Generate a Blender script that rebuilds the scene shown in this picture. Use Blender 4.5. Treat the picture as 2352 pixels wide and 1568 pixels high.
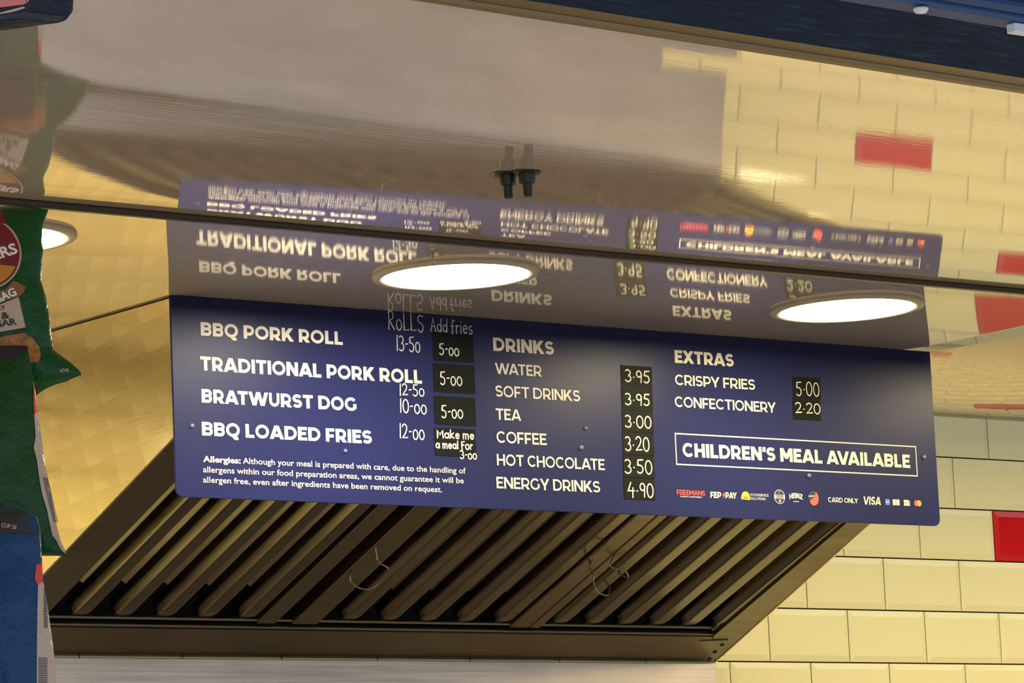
import bpy, bmesh, math, random
from mathutils import Vector, Matrix, noise
random.seed(7)
D = bpy.data
SC = bpy.context.scene
COL = SC.collection
for o in list(D.objects):
    D.objects.remove(o)

# ------------------------------------------------------------------ camera
ZO = 2.55                      # height of the tile wall's top joint above the ground
YAW, PITCH, ROLL = 0.6609739399077186, 0.14947837595745433, -0.044743609245831664
CAM = Vector((-4.982375, -5.663137, -1.012013 + ZO))
FPX = 9200.0
fw = Vector((math.sin(YAW) * math.cos(PITCH), math.cos(YAW) * math.cos(PITCH), math.sin(PITCH)))
rt = Vector((math.cos(YAW), -math.sin(YAW), 0))
up = rt.cross(fw)
rt2 = math.cos(ROLL) * rt + math.sin(ROLL) * up
up2 = -math.sin(ROLL) * rt + math.cos(ROLL) * up
cam = D.cameras.new('camera')
cam.sensor_width = 36
cam.lens = FPX / 2352 * 36
cam.clip_end = 200
co = D.objects.new('camera', cam)
COL.objects.link(co)
M = Matrix((rt2, up2, -fw)).transposed().to_4x4()
M.translation = CAM
co.matrix_world = M
SC.camera = co

# ------------------------------------------------------------------ world, exposure
w = D.worlds.new('dusk')
SC.world = w
w.use_nodes = True
w.node_tree.nodes['Background'].inputs[0].default_value = (0.70, 0.84, 1.0, 1)
w.node_tree.nodes['Background'].inputs[1].default_value = 0.70
SC.view_settings.view_transform = 'Standard'
SC.view_settings.look = 'None'
SC.view_settings.gamma = 1
SC.view_settings.use_curve_mapping = False
SC.view_settings.exposure = 1.0
LAMP_MID = (1.0, 0.90, 0.70)
LAMP_RIGHT = (1.0, 0.84, 0.48)
LAMP_LEFT = (1.0, 0.86, 0.56)
LAMP_POWER = 68.0

# ------------------------------------------------------------------ materials
def srgb(r, g, b):
    f = lambda c: (c / 255 / 12.92) if c / 255 <= 0.04045 else ((c / 255 + 0.055) / 1.055) ** 2.4
    return (f(r), f(g), f(b), 1)

def mat(name, color, rough=0.5, metal=0.0, ior=1.5, emit=None, strength=0.0, coat=0.0):
    m = D.materials.new(name)
    m.use_nodes = True
    p = m.node_tree.nodes['Principled BSDF']
    p.inputs['Base Color'].default_value = color if len(color) == 4 else (*color, 1)
    p.inputs['Roughness'].default_value = rough
    p.inputs['Metallic'].default_value = metal
    p.inputs['IOR'].default_value = ior
    p.inputs['Coat Weight'].default_value = coat
    if emit:
        p.inputs['Emission Color'].default_value = (*emit[:3], 1)
        p.inputs['Emission Strength'].default_value = strength
    return m

def nodes(m):
    nt = m.node_tree
    return nt, nt.nodes['Principled BSDF'], nt.nodes, nt.links

def coords(m, scale, loc=(0, 0, 0), rot=(0, 0, 0)):
    nt, p, n, l = nodes(m)
    tc = n.new('ShaderNodeTexCoord')
    mp = n.new('ShaderNodeMapping')
    mp.inputs['Scale'].default_value = scale
    mp.inputs['Location'].default_value = loc
    mp.inputs['Rotation'].default_value = rot
    l.new(tc.outputs['Object'], mp.inputs['Vector'])
    return mp.outputs['Vector']

def noise_tex(m, vec, scale=1.0, detail=3.0, rough=0.5):
    nt, p, n, l = nodes(m)
    t = n.new('ShaderNodeTexNoise')
    t.inputs['Scale'].default_value = scale
    t.inputs['Detail'].default_value = detail
    t.inputs['Roughness'].default_value = rough
    l.new(vec, t.inputs['Vector'])
    return t.outputs['Fac']

def add_bump(m, height, strength, dist, prev=None):
    nt, p, n, l = nodes(m)
    b = n.new('ShaderNodeBump')
    b.inputs['Strength'].default_value = strength
    b.inputs['Distance'].default_value = dist
    l.new(height, b.inputs['Height'])
    if prev is not None:
        l.new(prev, b.inputs['Normal'])
    l.new(b.outputs['Normal'], p.inputs['Normal'])
    return b.outputs['Normal']

def ramp(m, fac, stops):
    nt, p, n, l = nodes(m)
    r = n.new('ShaderNodeValToRGB')
    e = r.color_ramp.elements
    while len(e) < len(stops):
        e.new(0.5)
    for k, (pos, c) in enumerate(stops):
        e[k].position = pos
        e[k].color = c if len(c) == 4 else (*c, 1)
    l.new(fac, r.inputs['Fac'])
    return r.outputs['Color']

def maprange(m, fac, a, b, c, d):
    nt, p, n, l = nodes(m)
    r = n.new('ShaderNodeMapRange')
    for i, v in enumerate((a, b, c, d)):
        r.inputs[1 + i].default_value = v
    l.new(fac, r.inputs[0])
    return r.outputs[0]

# glossy wipe-clean sheet used for both ceilings: fine streaks along the room
def sheet_mat(name, color, metal, rough, streak=1.0):
    m = mat(name, color, rough, metal)
    nt, p, n, l = nodes(m)
    a = noise_tex(m, coords(m, (9, 190, 9)), 1.0, 3, 0.6)
    b = noise_tex(m, coords(m, (2.2, 6, 6)), 1.0, 2)
    c = noise_tex(m, coords(m, (22, 420, 22)), 1.0, 3, 0.6)
    nn = add_bump(m, a, 0.030 * streak, 0.0008)
    nn = add_bump(m, b, 0.030 * streak, 0.004, nn)
    col = ramp(m, c, [(0.25, tuple(x * 0.90 for x in color[:3])), (0.75, tuple(min(1, x * 1.06) for x in color[:3]))])
    l.new(col, p.inputs['Base Color'])
    l.new(maprange(m, c, 0.3, 0.8, rough * 0.8, rough * 1.6), p.inputs['Roughness'])
    return m

M_SHEET = sheet_mat('glossy_ceiling_sheet', (0.92, 0.785, 0.705, 1), 0.51, 0.022)
M_SHEET_REAR = sheet_mat('glossy_rear_sheet', (0.82, 0.74, 0.65, 1), 0.52, 0.03)

M_SHEET_SLOPE = sheet_mat('glossy_slope_sheet', (0.84, 0.76, 0.64, 1), 0.78, 0.03)
M_TILE = mat('cream_glazed_tile', (0.78, 0.71, 0.39, 1), 0.10)
add_bump(M_TILE, noise_tex(M_TILE, coords(M_TILE, (16, 16, 16)), 1.0, 2), 0.08, 0.004)
M_TILE_RED = mat('red_glazed_tile', (0.52, 0.005, 0.012, 1), 0.10)
add_bump(M_TILE_RED, noise_tex(M_TILE_RED, coords(M_TILE_RED, (16, 16, 16)), 1.0, 2), 0.08, 0.004)
M_GROUT = mat('dark_grout', (0.030, 0.020, 0.012, 1), 0.9)
_v = noise_tex(M_GROUT, coords(M_GROUT, (90, 90, 90)), 1, 3)
nodes(M_GROUT)[3].new(ramp(M_GROUT, _v, [(0.3, (0.02, 0.013, 0.008)), (0.7, (0.05, 0.034, 0.016))]), nodes(M_GROUT)[1].inputs['Base Color'])

def steel(name, color, rough, sx, sy, sz, strength=0.05):
    m = mat(name, color, rough, 1.0)
    nt, p, n, l = nodes(m)
    g = noise_tex(m, coords(m, (sx, sy, sz)), 1.0, 4, 0.6)
    big = noise_tex(m, coords(m, (5, 5, 9)), 1.0, 4)
    add_bump(m, g, strength, 0.002)
    l.new(ramp(m, big, [(0.3, tuple(x * 0.78 for x in color[:3])), (0.7, color)]), p.inputs['Base Color'])
    l.new(maprange(m, g, 0.3, 0.7, rough * 0.8, rough * 1.25), p.inputs['Roughness'])
    return m

M_SPLASH = steel('brushed_splashback_steel', (0.68, 0.585, 0.50, 1), 0.42, 3, 60, 260, 0.10)
M_FLANGE = steel('dull_hood_steel', (0.25, 0.215, 0.15, 1), 0.36, 4, 60, 60, 0.08)
M_BAFFLE = steel('greasy_baffle_steel', (0.22, 0.195, 0.145, 1), 0.22, 200, 8, 8, 0.10)
M_DARK = mat('matt_near_black', (0.008, 0.008, 0.009, 1), 0.7)  # near-black, for the plate behind the filters and the rivets
M_CAST = mat('dark_cast_steel', (0.02, 0.018, 0.016, 1), 0.5, 0.3)
M_WIRE = mat('steel_wire', (0.35, 0.32, 0.26, 1), 0.3, 1.0)

# hood flank: steel with rows of swirled polishing marks, lamp glints painted into base colour
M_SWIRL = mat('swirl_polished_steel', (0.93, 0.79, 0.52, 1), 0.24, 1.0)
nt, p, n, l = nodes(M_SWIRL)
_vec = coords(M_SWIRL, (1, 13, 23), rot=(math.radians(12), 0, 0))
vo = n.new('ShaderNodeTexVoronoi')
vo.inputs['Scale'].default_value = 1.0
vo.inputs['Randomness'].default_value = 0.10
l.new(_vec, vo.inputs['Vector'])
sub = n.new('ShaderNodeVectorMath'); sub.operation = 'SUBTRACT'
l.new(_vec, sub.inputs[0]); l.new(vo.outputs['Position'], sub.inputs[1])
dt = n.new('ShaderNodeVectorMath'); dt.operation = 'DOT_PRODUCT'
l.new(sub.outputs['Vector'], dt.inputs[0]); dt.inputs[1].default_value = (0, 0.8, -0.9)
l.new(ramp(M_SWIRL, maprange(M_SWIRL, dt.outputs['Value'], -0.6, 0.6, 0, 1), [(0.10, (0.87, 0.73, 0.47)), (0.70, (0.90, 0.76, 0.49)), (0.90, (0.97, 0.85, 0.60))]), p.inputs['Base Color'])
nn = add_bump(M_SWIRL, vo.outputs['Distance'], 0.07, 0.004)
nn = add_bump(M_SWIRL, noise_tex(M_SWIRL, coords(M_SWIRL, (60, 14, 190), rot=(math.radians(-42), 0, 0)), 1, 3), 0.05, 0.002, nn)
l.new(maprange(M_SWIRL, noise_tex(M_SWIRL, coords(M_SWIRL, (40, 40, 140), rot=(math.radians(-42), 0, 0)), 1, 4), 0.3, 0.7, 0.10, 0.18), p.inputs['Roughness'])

# printed board: satin navy
M_BOARD = mat('navy_printed_board', srgb(26, 30, 64), 0.36)
M_BOARD.node_tree.nodes['Principled BSDF'].inputs['Specular IOR Level'].default_value = 0.10
nt, p, n, l = nodes(M_BOARD)
_g = noise_tex(M_BOARD, coords(M_BOARD, (500, 500, 500)), 1, 2)
l.new(ramp(M_BOARD, _g, [(0.3, srgb(24, 28, 64)), (0.7, srgb(30, 34, 73))]), p.inputs['Base Color'])
M_EDGE = mat('board_edge_plastic', srgb(70, 76, 110), 0.4)
M_PRINT = mat('cream_white_print', (0.46, 0.43, 0.375, 1), 0.5)
M_CHALK = mat('white_chalk_pen', (0.42, 0.41, 0.37, 1), 0.7)
M_STICK = mat('black_chalk_sticker', (0.0055, 0.0065, 0.006, 1), 0.55)
M_STICK.node_tree.nodes['Principled BSDF'].inputs['Specular IOR Level'].default_value = 0.06
M_PRED = mat('red_print', srgb(235, 70, 62), 0.45)
M_PGREY = mat('grey_print', srgb(150, 150, 165), 0.45)
M_PYEL = mat('yellow_print', srgb(250, 185, 30), 0.45)
M_PBLUE = mat('blue_print', srgb(60, 105, 185), 0.45)
M_PORANGE = mat('orange_print', srgb(245, 140, 40), 0.45)
M_PBLACK = mat('black_print', srgb(22, 24, 30), 0.45)
M_SCREW = mat('painted_screw_head', srgb(88, 90, 120), 0.3)

M_TRIM = mat('dark_glossy_trim', (0.012, 0.011, 0.012, 1), 0.30)
M_TRIM.node_tree.nodes['Principled BSDF'].inputs['Specular IOR Level'].default_value = 0.25
M_BROWN = mat('brown_metal_trim', (0.25, 0.175, 0.085, 1), 0.4, 0.3)
M_NAVY = mat('navy_painted_timber', srgb(36, 48, 68), 0.7)
M_NAVY.node_tree.nodes['Principled BSDF'].inputs['Specular IOR Level'].default_value = 0.05
nt, p, n, l = nodes(M_NAVY)
_g = noise_tex(M_NAVY, coords(M_NAVY, (22, 130, 130)), 1, 5, 0.7)
l.new(ramp(M_NAVY, _g, [(0.35, srgb(18, 36, 64)), (0.60, srgb(32, 54, 84)), (0.78, srgb(84, 108, 126))]), p.inputs['Base Color'])
M_RAIL = mat('blue_awning_rail', srgb(52, 80, 128), 0.5, 0.0)
M_AWN = mat('deep_blue_awning', srgb(30, 33, 66), 0.8)
M_WHITE = mat('white_plastic', (0.9, 0.92, 0.92, 1), 0.3)
M_BLACKP = mat('black_plastic', (0.010, 0.008, 0.009, 1), 0.35)
M_RIM = mat('lamp_rim_white', (0.42, 0.385, 0.32, 1), 0.4)
M_FLOOR = mat('grey_vinyl_floor', (0.10, 0.095, 0.09, 1), 0.5)
_v = noise_tex(M_FLOOR, coords(M_FLOOR, (14, 14, 14)), 1, 4)
nodes(M_FLOOR)[3].new(ramp(M_FLOOR, _v, [(0.3, (0.42, 0.36, 0.30)), (0.7, (0.52, 0.45, 0.38))]), nodes(M_FLOOR)[1].inputs['Base Color'])
M_TARMAC = mat('pale_concrete_ground', (0.56, 0.51, 0.46, 1), 0.9)
M_WALLP = mat('pale_wall_panel', (0.55, 0.50, 0.42, 1), 0.4)
M_COUNTER = mat('counter_front_panel', srgb(50, 60, 84), 0.5)

def lamp_mat(name, c, s):
    m = mat(name, (0.9, 0.9, 0.9, 1), 0.5, emit=c, strength=s)
    return m
M_LMID = lamp_mat('lamp_diffuser_neutral', LAMP_MID, LAMP_POWER)
M_LRIGHT = lamp_mat('lamp_diffuser_warm', LAMP_RIGHT, LAMP_POWER * 0.95)
M_LLEFT = lamp_mat('lamp_diffuser_amber', LAMP_LEFT, LAMP_POWER * 1.8)

def foil(name, color, rough=0.32, wr=1.0):
    m = mat(name, color, rough)
    m.node_tree.nodes['Principled BSDF'].inputs['Specular IOR Level'].default_value = 0.3
    a = noise_tex(m, coords(m, (38, 38, 38)), 1, 4, 0.6)
    add_bump(m, a, 0.25 * wr, 0.02)
    return m
M_GREEN = foil('green_crisp_foil', srgb(10, 80, 42))
M_GREEN2 = foil('deep_green_foil', srgb(12, 72, 26))
M_BLUE = foil('blue_crisp_foil', srgb(10, 66, 118))
M_NAVYF = foil('navy_crisp_foil', srgb(26, 30, 50))
M_SILVER = foil('crinkled_silver_foil', srgb(205, 185, 172), 0.3, 1.6)
M_MAROON = mat('maroon_print', srgb(120, 22, 44), 0.4)
M_GOLD = mat('golden_print', srgb(205, 145, 50), 0.4)
M_TAN = mat('tan_ribbon_print', srgb(150, 100, 66), 0.4)
M_PALE = mat('pale_panel_print', srgb(205, 182, 165), 0.4)
M_DGREEN = mat('dark_green_print', srgb(24, 52, 34), 0.4)
M_CHIP = mat('potato_crisp_print', srgb(176, 116, 52), 0.4)
_v = noise_tex(M_CHIP, coords(M_CHIP, (120, 120, 120)), 1, 4)
nodes(M_CHIP)[3].new(ramp(M_CHIP, _v, [(0.3, srgb(140, 84, 34)), (0.7, srgb(200, 140, 72))]), nodes(M_CHIP)[1].inputs['Base Color'])
M_PLUM = mat('plum_print', srgb(44, 30, 52), 0.4)
M_PINK = mat('pink_print', srgb(235, 130, 122), 0.4)
M_LBAND = mat('dark_slate_print', srgb(40, 44, 54), 0.4)

# ------------------------------------------------------------------ mesh helpers (local frame, z measured from the tile wall's top joint)
class MB:
    def __init__(self):
        self.v, self.f, self.m = [], [], []
    def add(self, verts, faces, mi=0):
        k = len(self.v)
        self.v += [Vector(q) for q in verts]
        for f in faces:
            self.f.append([i + k for i in f])
            self.m.append(mi)
        return self
    def poly(self, pts, mi=0):
        return self.add(pts, [list(range(len(pts)))], mi)
    def box(self, a, b, mi=0):
        x0, y0, z0 = a
        x1, y1, z1 = b
        return self.add([(x0, y0, z0), (x1, y0, z0), (x1, y1, z0), (x0, y1, z0), (x0, y0, z1), (x1, y0, z1), (x1, y1, z1), (x0, y1, z1)],
                        [(0, 3, 2, 1), (4, 5, 6, 7), (0, 1, 5, 4), (1, 2, 6, 5), (2, 3, 7, 6), (3, 0, 4, 7)], mi)
    def loft(self, rings, closed=True, cap=True, mi=0):
        n = len(rings[0])
        k = len(self.v)
        for r in rings:
            self.v += [Vector(q) for q in r]
        for i in range(len(rings) - 1):
            for j in range(n if closed else n - 1):
                a = k + i * n + j
                b = k + i * n + (j + 1) % n
                self.f.append([a, b, b + n, a + n])
                self.m.append(mi)
        if cap and closed:
            self.f.append([k + j for j in range(n)][::-1])
            self.f.append([k + (len(rings) - 1) * n + j for j in range(n)])
            self.m += [mi, mi]
        return self
    def tube(self, pts, r, seg=8, closed=False):
        pts = [Vector(q) for q in pts]
        rings = []
        for i, q in enumerate(pts):
            a = pts[(i - 1) % len(pts)] if (closed or i) else q
            b = pts[(i + 1) % len(pts)] if (closed or i < len(pts) - 1) else q
            t = (b - a).normalized()
            h = Vector((0, 0, 1)) if abs(t.z) < 0.9 else Vector((1, 0, 0))
            s = t.cross(h).normalized()
            u = s.cross(t)
            rings.append([q + (s * math.cos(x) + u * math.sin(x)) * r for x in [2 * math.pi * j / seg for j in range(seg)]])
        if closed:
            rings.append(rings[0])
        return self.loft(rings, True, not closed)
    def lathe(self, prof, c, axis='z', seg=48, mi=0):
        c = Vector(c)
        rings = []
        for r, h in prof:
            rg = []
            for j in range(seg):
                a = 2 * math.pi * j / seg
                if axis == 'z':
                    rg.append(c + Vector((r * math.cos(a), r * math.sin(a), h)))
                else:
                    rg.append(c + Vector((r * math.cos(a), h, r * math.sin(a))))
            rings.append(rg)
        return self.loft(rings, True, True, mi)
    def build(self, name, mats, parent=None, smooth=False, bevel=0.0, origin=None):
        me = D.meshes.new(name)
        if origin is None:
            if parent is not None:
                origin = parent['_o']
            else:
                xs = [q.x for q in self.v]; ys = [q.y for q in self.v]; zs = [q.z for q in self.v]
                origin = ((min(xs) + max(xs)) / 2, (min(ys) + max(ys)) / 2, min(zs))
        og = Vector(origin)
        me.from_pydata([tuple(q - og) for q in self.v], [], self.f)
        for mm in (mats if isinstance(mats, (list, tuple)) else [mats]):
            me.materials.append(mm)
        for pf, i in zip(me.polygons, self.m):
            pf.material_index = i
            pf.use_smooth = smooth
        bm = bmesh.new()
        bm.from_mesh(me)
        bmesh.ops.recalc_face_normals(bm, faces=bm.faces)
        bm.to_mesh(me)
        bm.free()
        o = D.objects.new(name, me)
        COL.objects.link(o)
        if parent is not None:
            o.parent = parent
            o['_o'] = parent['_o']
        else:
            o.location = og + Vector((0, 0, ZO))
            o['_o'] = list(og)
        if bevel:
            b = o.modifiers.new('bevel', 'BEVEL')
            b.width = bevel
            b.segments = 2
            b.limit_method = 'ANGLE'
        return o

def thing(name, label, cat, loc, group=None):
    o = D.objects.new(name, None)
    o.empty_display_size = 0.05
    COL.objects.link(o)
    o.location = Vector(loc) + Vector((0, 0, ZO))
    o['_o'] = list(loc)
    return tag(o, label, cat, group)

def tag(o, label, cat, group=None):
    o['label'] = label
    o['category'] = cat
    if group:
        o['group'] = group
    return o

def struct(o):
    o['kind'] = 'structure'
    return o

# ------------------------------------------------------------------ big structure
TA, TB = 0.2015, 0.1015        # tile pitch along and up the wall
ROWS = 24
def build_wall():
    g = MB()
    x0, x1 = -4.5, 2.4
    top = -0.022
    zb = -ROWS * TB
    g.add([(x0, 0.004, zb), (x1, 0.004, zb), (x1, 0.004, top), (x0, 0.004, top)], [(0, 1, 2, 3)], 2)
    red = {(2, 3), (6, 1), (10, -1), (14, 1), (2, 7), (6, 9), (10, 6)}
    gap, bev, dep = 0.0014, 0.0115, 0.0032
    for r in range(ROWS):
        za, zc = -r * TB - gap, -(r + 1) * TB + gap
        for c in range(-24, 13):
            xa = c * TA + (0 if r % 2 == 0 else TA / 2)
            xb = xa + TA - gap
            xa += gap
            if xb < x0 or xa > x1:
                continue
            mi = 1 if (r, c) in red else 0
            jx, jz = random.uniform(-.5, .5) * 0.0012, random.uniform(-.5, .5) * 0.0012
            z_hi = min(za, top)
            def yy(x, z):
                return -dep - 0.002 + ((x - (xa + xb) / 2) * jx + (z - (za + zc) / 2) * jz) * 4
            o = [(xa, -0.002, zc), (xb, -0.002, zc), (xb, -0.002, z_hi), (xa, -0.002, z_hi)]
            bk = [(q[0], 0.004, q[2]) for q in o]
            it = z_hi - bev if z_hi == za else z_hi
            i_ = [(xa + bev, yy(xa + bev, zc + bev), zc + bev), (xb - bev, yy(xb - bev, zc + bev), zc + bev), (xb - bev, yy(xb - bev, it), it), (xa + bev, yy(xa + bev, it), it)]
            g.add(bk + o + i_, [(0, 1, 5, 4), (1, 2, 6, 5), (2, 3, 7, 6), (3, 0, 4, 7), (4, 5, 9, 8), (5, 6, 10, 9), (6, 7, 11, 10), (7, 4, 8, 11), (8, 9, 10, 11)], mi)
    o = g.build('wall_back', [M_TILE, M_TILE_RED, M_GROUT])
    return struct(o)
build_wall()
g = MB(); g.box((-4.5, 0.005, -2.44), (2.4, 0.12, 0.35)); struct(g.build('wall_back_panel', M_WALLP))

CEIL = -0.022
def lerp(tab, y):
    if y <= tab[0][0]:
        return tab[0][1]
    for (a, u), (b, v) in zip(tab, tab[1:]):
        if y <= b:
            return u + (v - u) * (y - a) / (b - a)
    return tab[-1][1]
# Both ceiling sheets are thin and slightly warped. Slopes along the depth at the knots, for the constant, linear and squared distance along the room.
def warped(knots, slopes, ys, zs, xc, tlo, thi):
    acc = [[0.0], [0.0], [0.0]]
    for j in range(3):
        tab = list(zip(knots, slopes[j]))
        for k in range(760):
            acc[j].append(acc[j][-1] - lerp(tab, -(k + .5) * 0.002) * 0.002)
    def z(x, y):
        q = max(0.0, (ys - y) / 0.002)
        k = min(int(q), 759)
        t = min(thi, max(tlo, x - xc))
        v = [acc[j][k] + (acc[j][k + 1] - acc[j][k]) * (q - k) for j in range(3)]
        return zs + v[0] + t * v[1] + t * t * v[2]
    return z
rear_z = warped([-1.5, -.8, -.62, -.5, -.4, -.3, -.2, -.12, -.06, 0, .1],
                [[-0.02496, -0.02196, -0.01895, -0.01595, -0.01296, -0.00317, 0.01261, 0.02204, 0.02806, 0.03134, 0.03463],
                 [0.00164, -0.00051, -0.0028, -0.00533, -0.00797, -0.01468, -0.01514, -0.00657, 0.00637, 0.01533, 0.02228],
                 [0.0016, 0.00513, 0.00825, 0.00929, 0.0045, -0.0039, -0.01029, -0.01173, -0.00916, -0.00591, -0.00213]],
                -0.657, CEIL, -1.0, -0.95, 0.85)
def sheet(name, m, x0, x1, ys, zf, yshift=None, nx=2, th=0.006):
    g = MB()
    top, bot = [], []
    xs = [x0 + (x1 - x0) * i / nx for i in range(nx + 1)]
    k = 0
    verts, faces = [], []
    for y in ys:
        for x in xs:
            yy = y if yshift is None else yshift(x, y)
            verts.append((x, yy, zf(x, yy)))
    n = len(xs)
    for i in range(len(ys) - 1):
        for j in range(nx):
            a = i * n + j
            faces.append((a, a + 1, a + n + 1, a + n))
    g.add(verts, faces)
    o = g.build(name, m, smooth=True)
    if o.data.polygons[0].normal.z < 0:
        o.data.flip_normals()
    s = o.modifiers.new('thickness', 'SOLIDIFY')
    s.thickness = th
    s.offset = 1
    return struct(o)
SEAM_Y, SEAM_Z = -1.8805, -0.17
soffit_z = warped([-1.5, -1.2, -0.95, -0.75, -0.55, -0.4, -0.28, -0.18, -0.09, 0.0, 0.1],
                  [[0.07188, 0.07669, 0.0751, 0.08514, 0.09798, 0.106, 0.10529, 0.11179, 0.12481, 0.135, 0.1452],
                   [0.01178, 0.00252, 0.004, 0.00344, 0.01364, 0.01548, 0.01217, 0.00987, 0.00544, 0.00506, 0.00429],
                   [-0.01569, -0.00577, -0.0008, 0.0018, -0.00278, -0.00363, -0.0053, -0.00698, -0.00613, -0.0046, -0.00246]],
                  SEAM_Y, SEAM_Z, -1.3, -1.9, 0.9)
def front_y(x):
    return -3.1648 - 0.0326 * (min(-1.6, max(-3.5, x)) + 2.5526)
RX = -0.166                     # right end of the board and of the lowered rear sheet
ys = [-1.95 + (1.95 - 0.657) * i / 200 for i in range(201)] + [-0.6, -0.4, -0.2, -0.003]
sheet('ceiling', M_SHEET_REAR, -4.5, RX, ys, rear_z, nx=64)
sheet('ceiling_front', M_SHEET, -4.5, 2.4, [i / 260 for i in range(261)], soffit_z, lambda x, t: SEAM_Y + (front_y(x) - SEAM_Y) * t, nx=92, th=0.008)
sheet('ceiling_slope', M_SHEET_SLOPE, RX + 0.004, 2.4, [-0.75 + 0.747 * i / 40 for i in range(41)], lambda x, y: CEIL - 0.53 * y, nx=2)
sheet('ceiling_right', M_SHEET_REAR, RX + 0.004, 2.4, [-1.95, -1.4, -0.75], lambda x, y: CEIL + 0.03, nx=2)
g = MB(); g.box((RX - 0.001, -1.95, CEIL + 0.04), (RX + 0.003, -0.66, CEIL + 0.30)); struct(g.build('trim_1', M_TRIM))
# seam strip and the bulkhead standing on it
g = MB()
g.loft([[(x, SEAM_Y - 0.016, SEAM_Z - 0.003), (x, SEAM_Y - 0.008, SEAM_Z - 0.008), (x, SEAM_Y + 0.006, SEAM_Z - 0.007), (x, SEAM_Y + 0.012, SEAM_Z + 0.001), (x, SEAM_Y + 0.012, SEAM_Z + 0.018), (x, SEAM_Y, SEAM_Z + 0.018), (x, SEAM_Y - 0.012, SEAM_Z + 0.004)] for x in (-4.5, 2.4)])
struct(g.build('trim_2', M_TRIM, bevel=0.0015))
g = MB(); g.box((-4.5, SEAM_Y - 0.012, SEAM_Z + 0.020), (2.4, SEAM_Y + 0.004, 0.30)); struct(g.build('wall_bulkhead', M_WALLP))
# front edge: brown lip, navy header, awning rail and awning
ZF = -0.2720
def edge_strip(name, d0, d1, z0, z1, m, x0=-4.5, x1=2.4, bevel=0.003):
    g = MB()
    pts = []
    for x in (x0, -3.5, -1.6, x1):
        y = front_y(x)
        k = -0.0267 * (min(-1.6, max(-3.5, x)) + 2.5526)
        pts.append([(x, y - d0, z0 + k), (x, y - d1, z0 + k), (x, y - d1, z1 + k), (x, y - d0, z1 + k)])
    g.loft(pts)
    return g.build(name, m, bevel=bevel)
struct(edge_strip('trim_3', -0.002, 0.013, ZF - 0.003, ZF + 0.05, M_BROWN))
struct(edge_strip('trim_4', 0.013, 0.040, ZF, ZF + 0.05, M_BROWN))
struct(edge_strip('wall_header', 0.041, 0.180, ZF - 0.002, ZF + 0.34, M_NAVY))
struct(edge_strip('trim_5', 0.182, 0.209, ZF - 0.006, ZF + 0.06, M_RAIL))
struct(edge_strip('trim_6', 0.213, 0.224, ZF - 0.002, ZF + 0.06, M_RAIL))
struct(edge_strip('awning_valance', 0.226, 0.60, ZF + 0.004, ZF + 0.05, M_AWN))
# rest of the kiosk: side walls, front wall below and beside the hatch, floor, ground
g = MB(); g.box((-4.62, -3.3, -2.44), (-4.5, 0.12, 0.35)); struct(g.build('wall_left', M_WALLP))
g = MB(); g.box((2.4, -3.3, -2.44), (2.52, 0.12, 0.35)); struct(g.build('wall_right', M_WALLP))
g = MB(); g.box((-4.5, -3.0, -2.44), (2.4, -2.92, -1.45)); struct(g.build('wall_front', M_COUNTER))
g = MB(); g.box((-4.62, -3.3, -2.50), (2.52, 0.12, -2.44)); struct(g.build('floor', M_FLOOR))
g = MB(); g.box((-14, -14, -2.56), (14, 6, -2.50)); struct(g.build('ground', M_TARMAC))
g = MB(); g.box((-4.5, -3.1, -1.45), (2.4, -2.45, -1.41)); tag(g.build('serving_counter', M_SPLASH, bevel=0.004), 'steel serving counter top below the hatch', 'counter')

# ------------------------------------------------------------------ extractor hood
BY = -0.657
HX0, HX1 = -1.722, -0.134
def hx1(y):                     # the right flank runs slightly inwards to the front
    return HX1 + 0.065 * y
SV = Vector((0, -1, 0.43)).normalized()
NV = Vector((0, -0.43, -1)).normalized()
def U(x, s, h=0.0):
    return Vector((x, 0, -0.51)) + SV * s + NV * h
SMAX = 0.640 * math.sqrt(1 + 0.43 ** 2)
HF = -0.640
ht = thing('extractor_hood', 'stainless extractor hood with sloping underside fixed to the tiled wall behind the menu board', 'extractor hood', (-0.93, -0.3, -0.51))
def side(x0, x1, name, m):
    g = MB()
    zf = -0.51 + 0.43 * -HF
    sec = [(-0.003, -0.51), (HF, zf), (HF, CEIL - 0.0028), (-0.003, CEIL - 0.0028)]
    g.loft([[(x0, y, z) for y, z in sec], [(x1, y, z) for y, z in sec]])
    return g.build(name, m, ht)
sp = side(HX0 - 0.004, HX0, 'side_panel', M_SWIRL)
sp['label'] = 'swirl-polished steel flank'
g = MB()
zf_ = -0.51 + 0.43 * -HF
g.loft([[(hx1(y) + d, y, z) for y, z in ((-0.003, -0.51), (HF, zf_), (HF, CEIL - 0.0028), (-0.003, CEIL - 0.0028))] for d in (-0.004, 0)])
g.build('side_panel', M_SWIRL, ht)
g = MB(); g.box((HX0, HF, -0.238), (hx1(HF) - 0.004, HF + 0.004, CEIL - 0.0028)); g.build('front_panel', M_FLANGE, ht)
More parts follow.
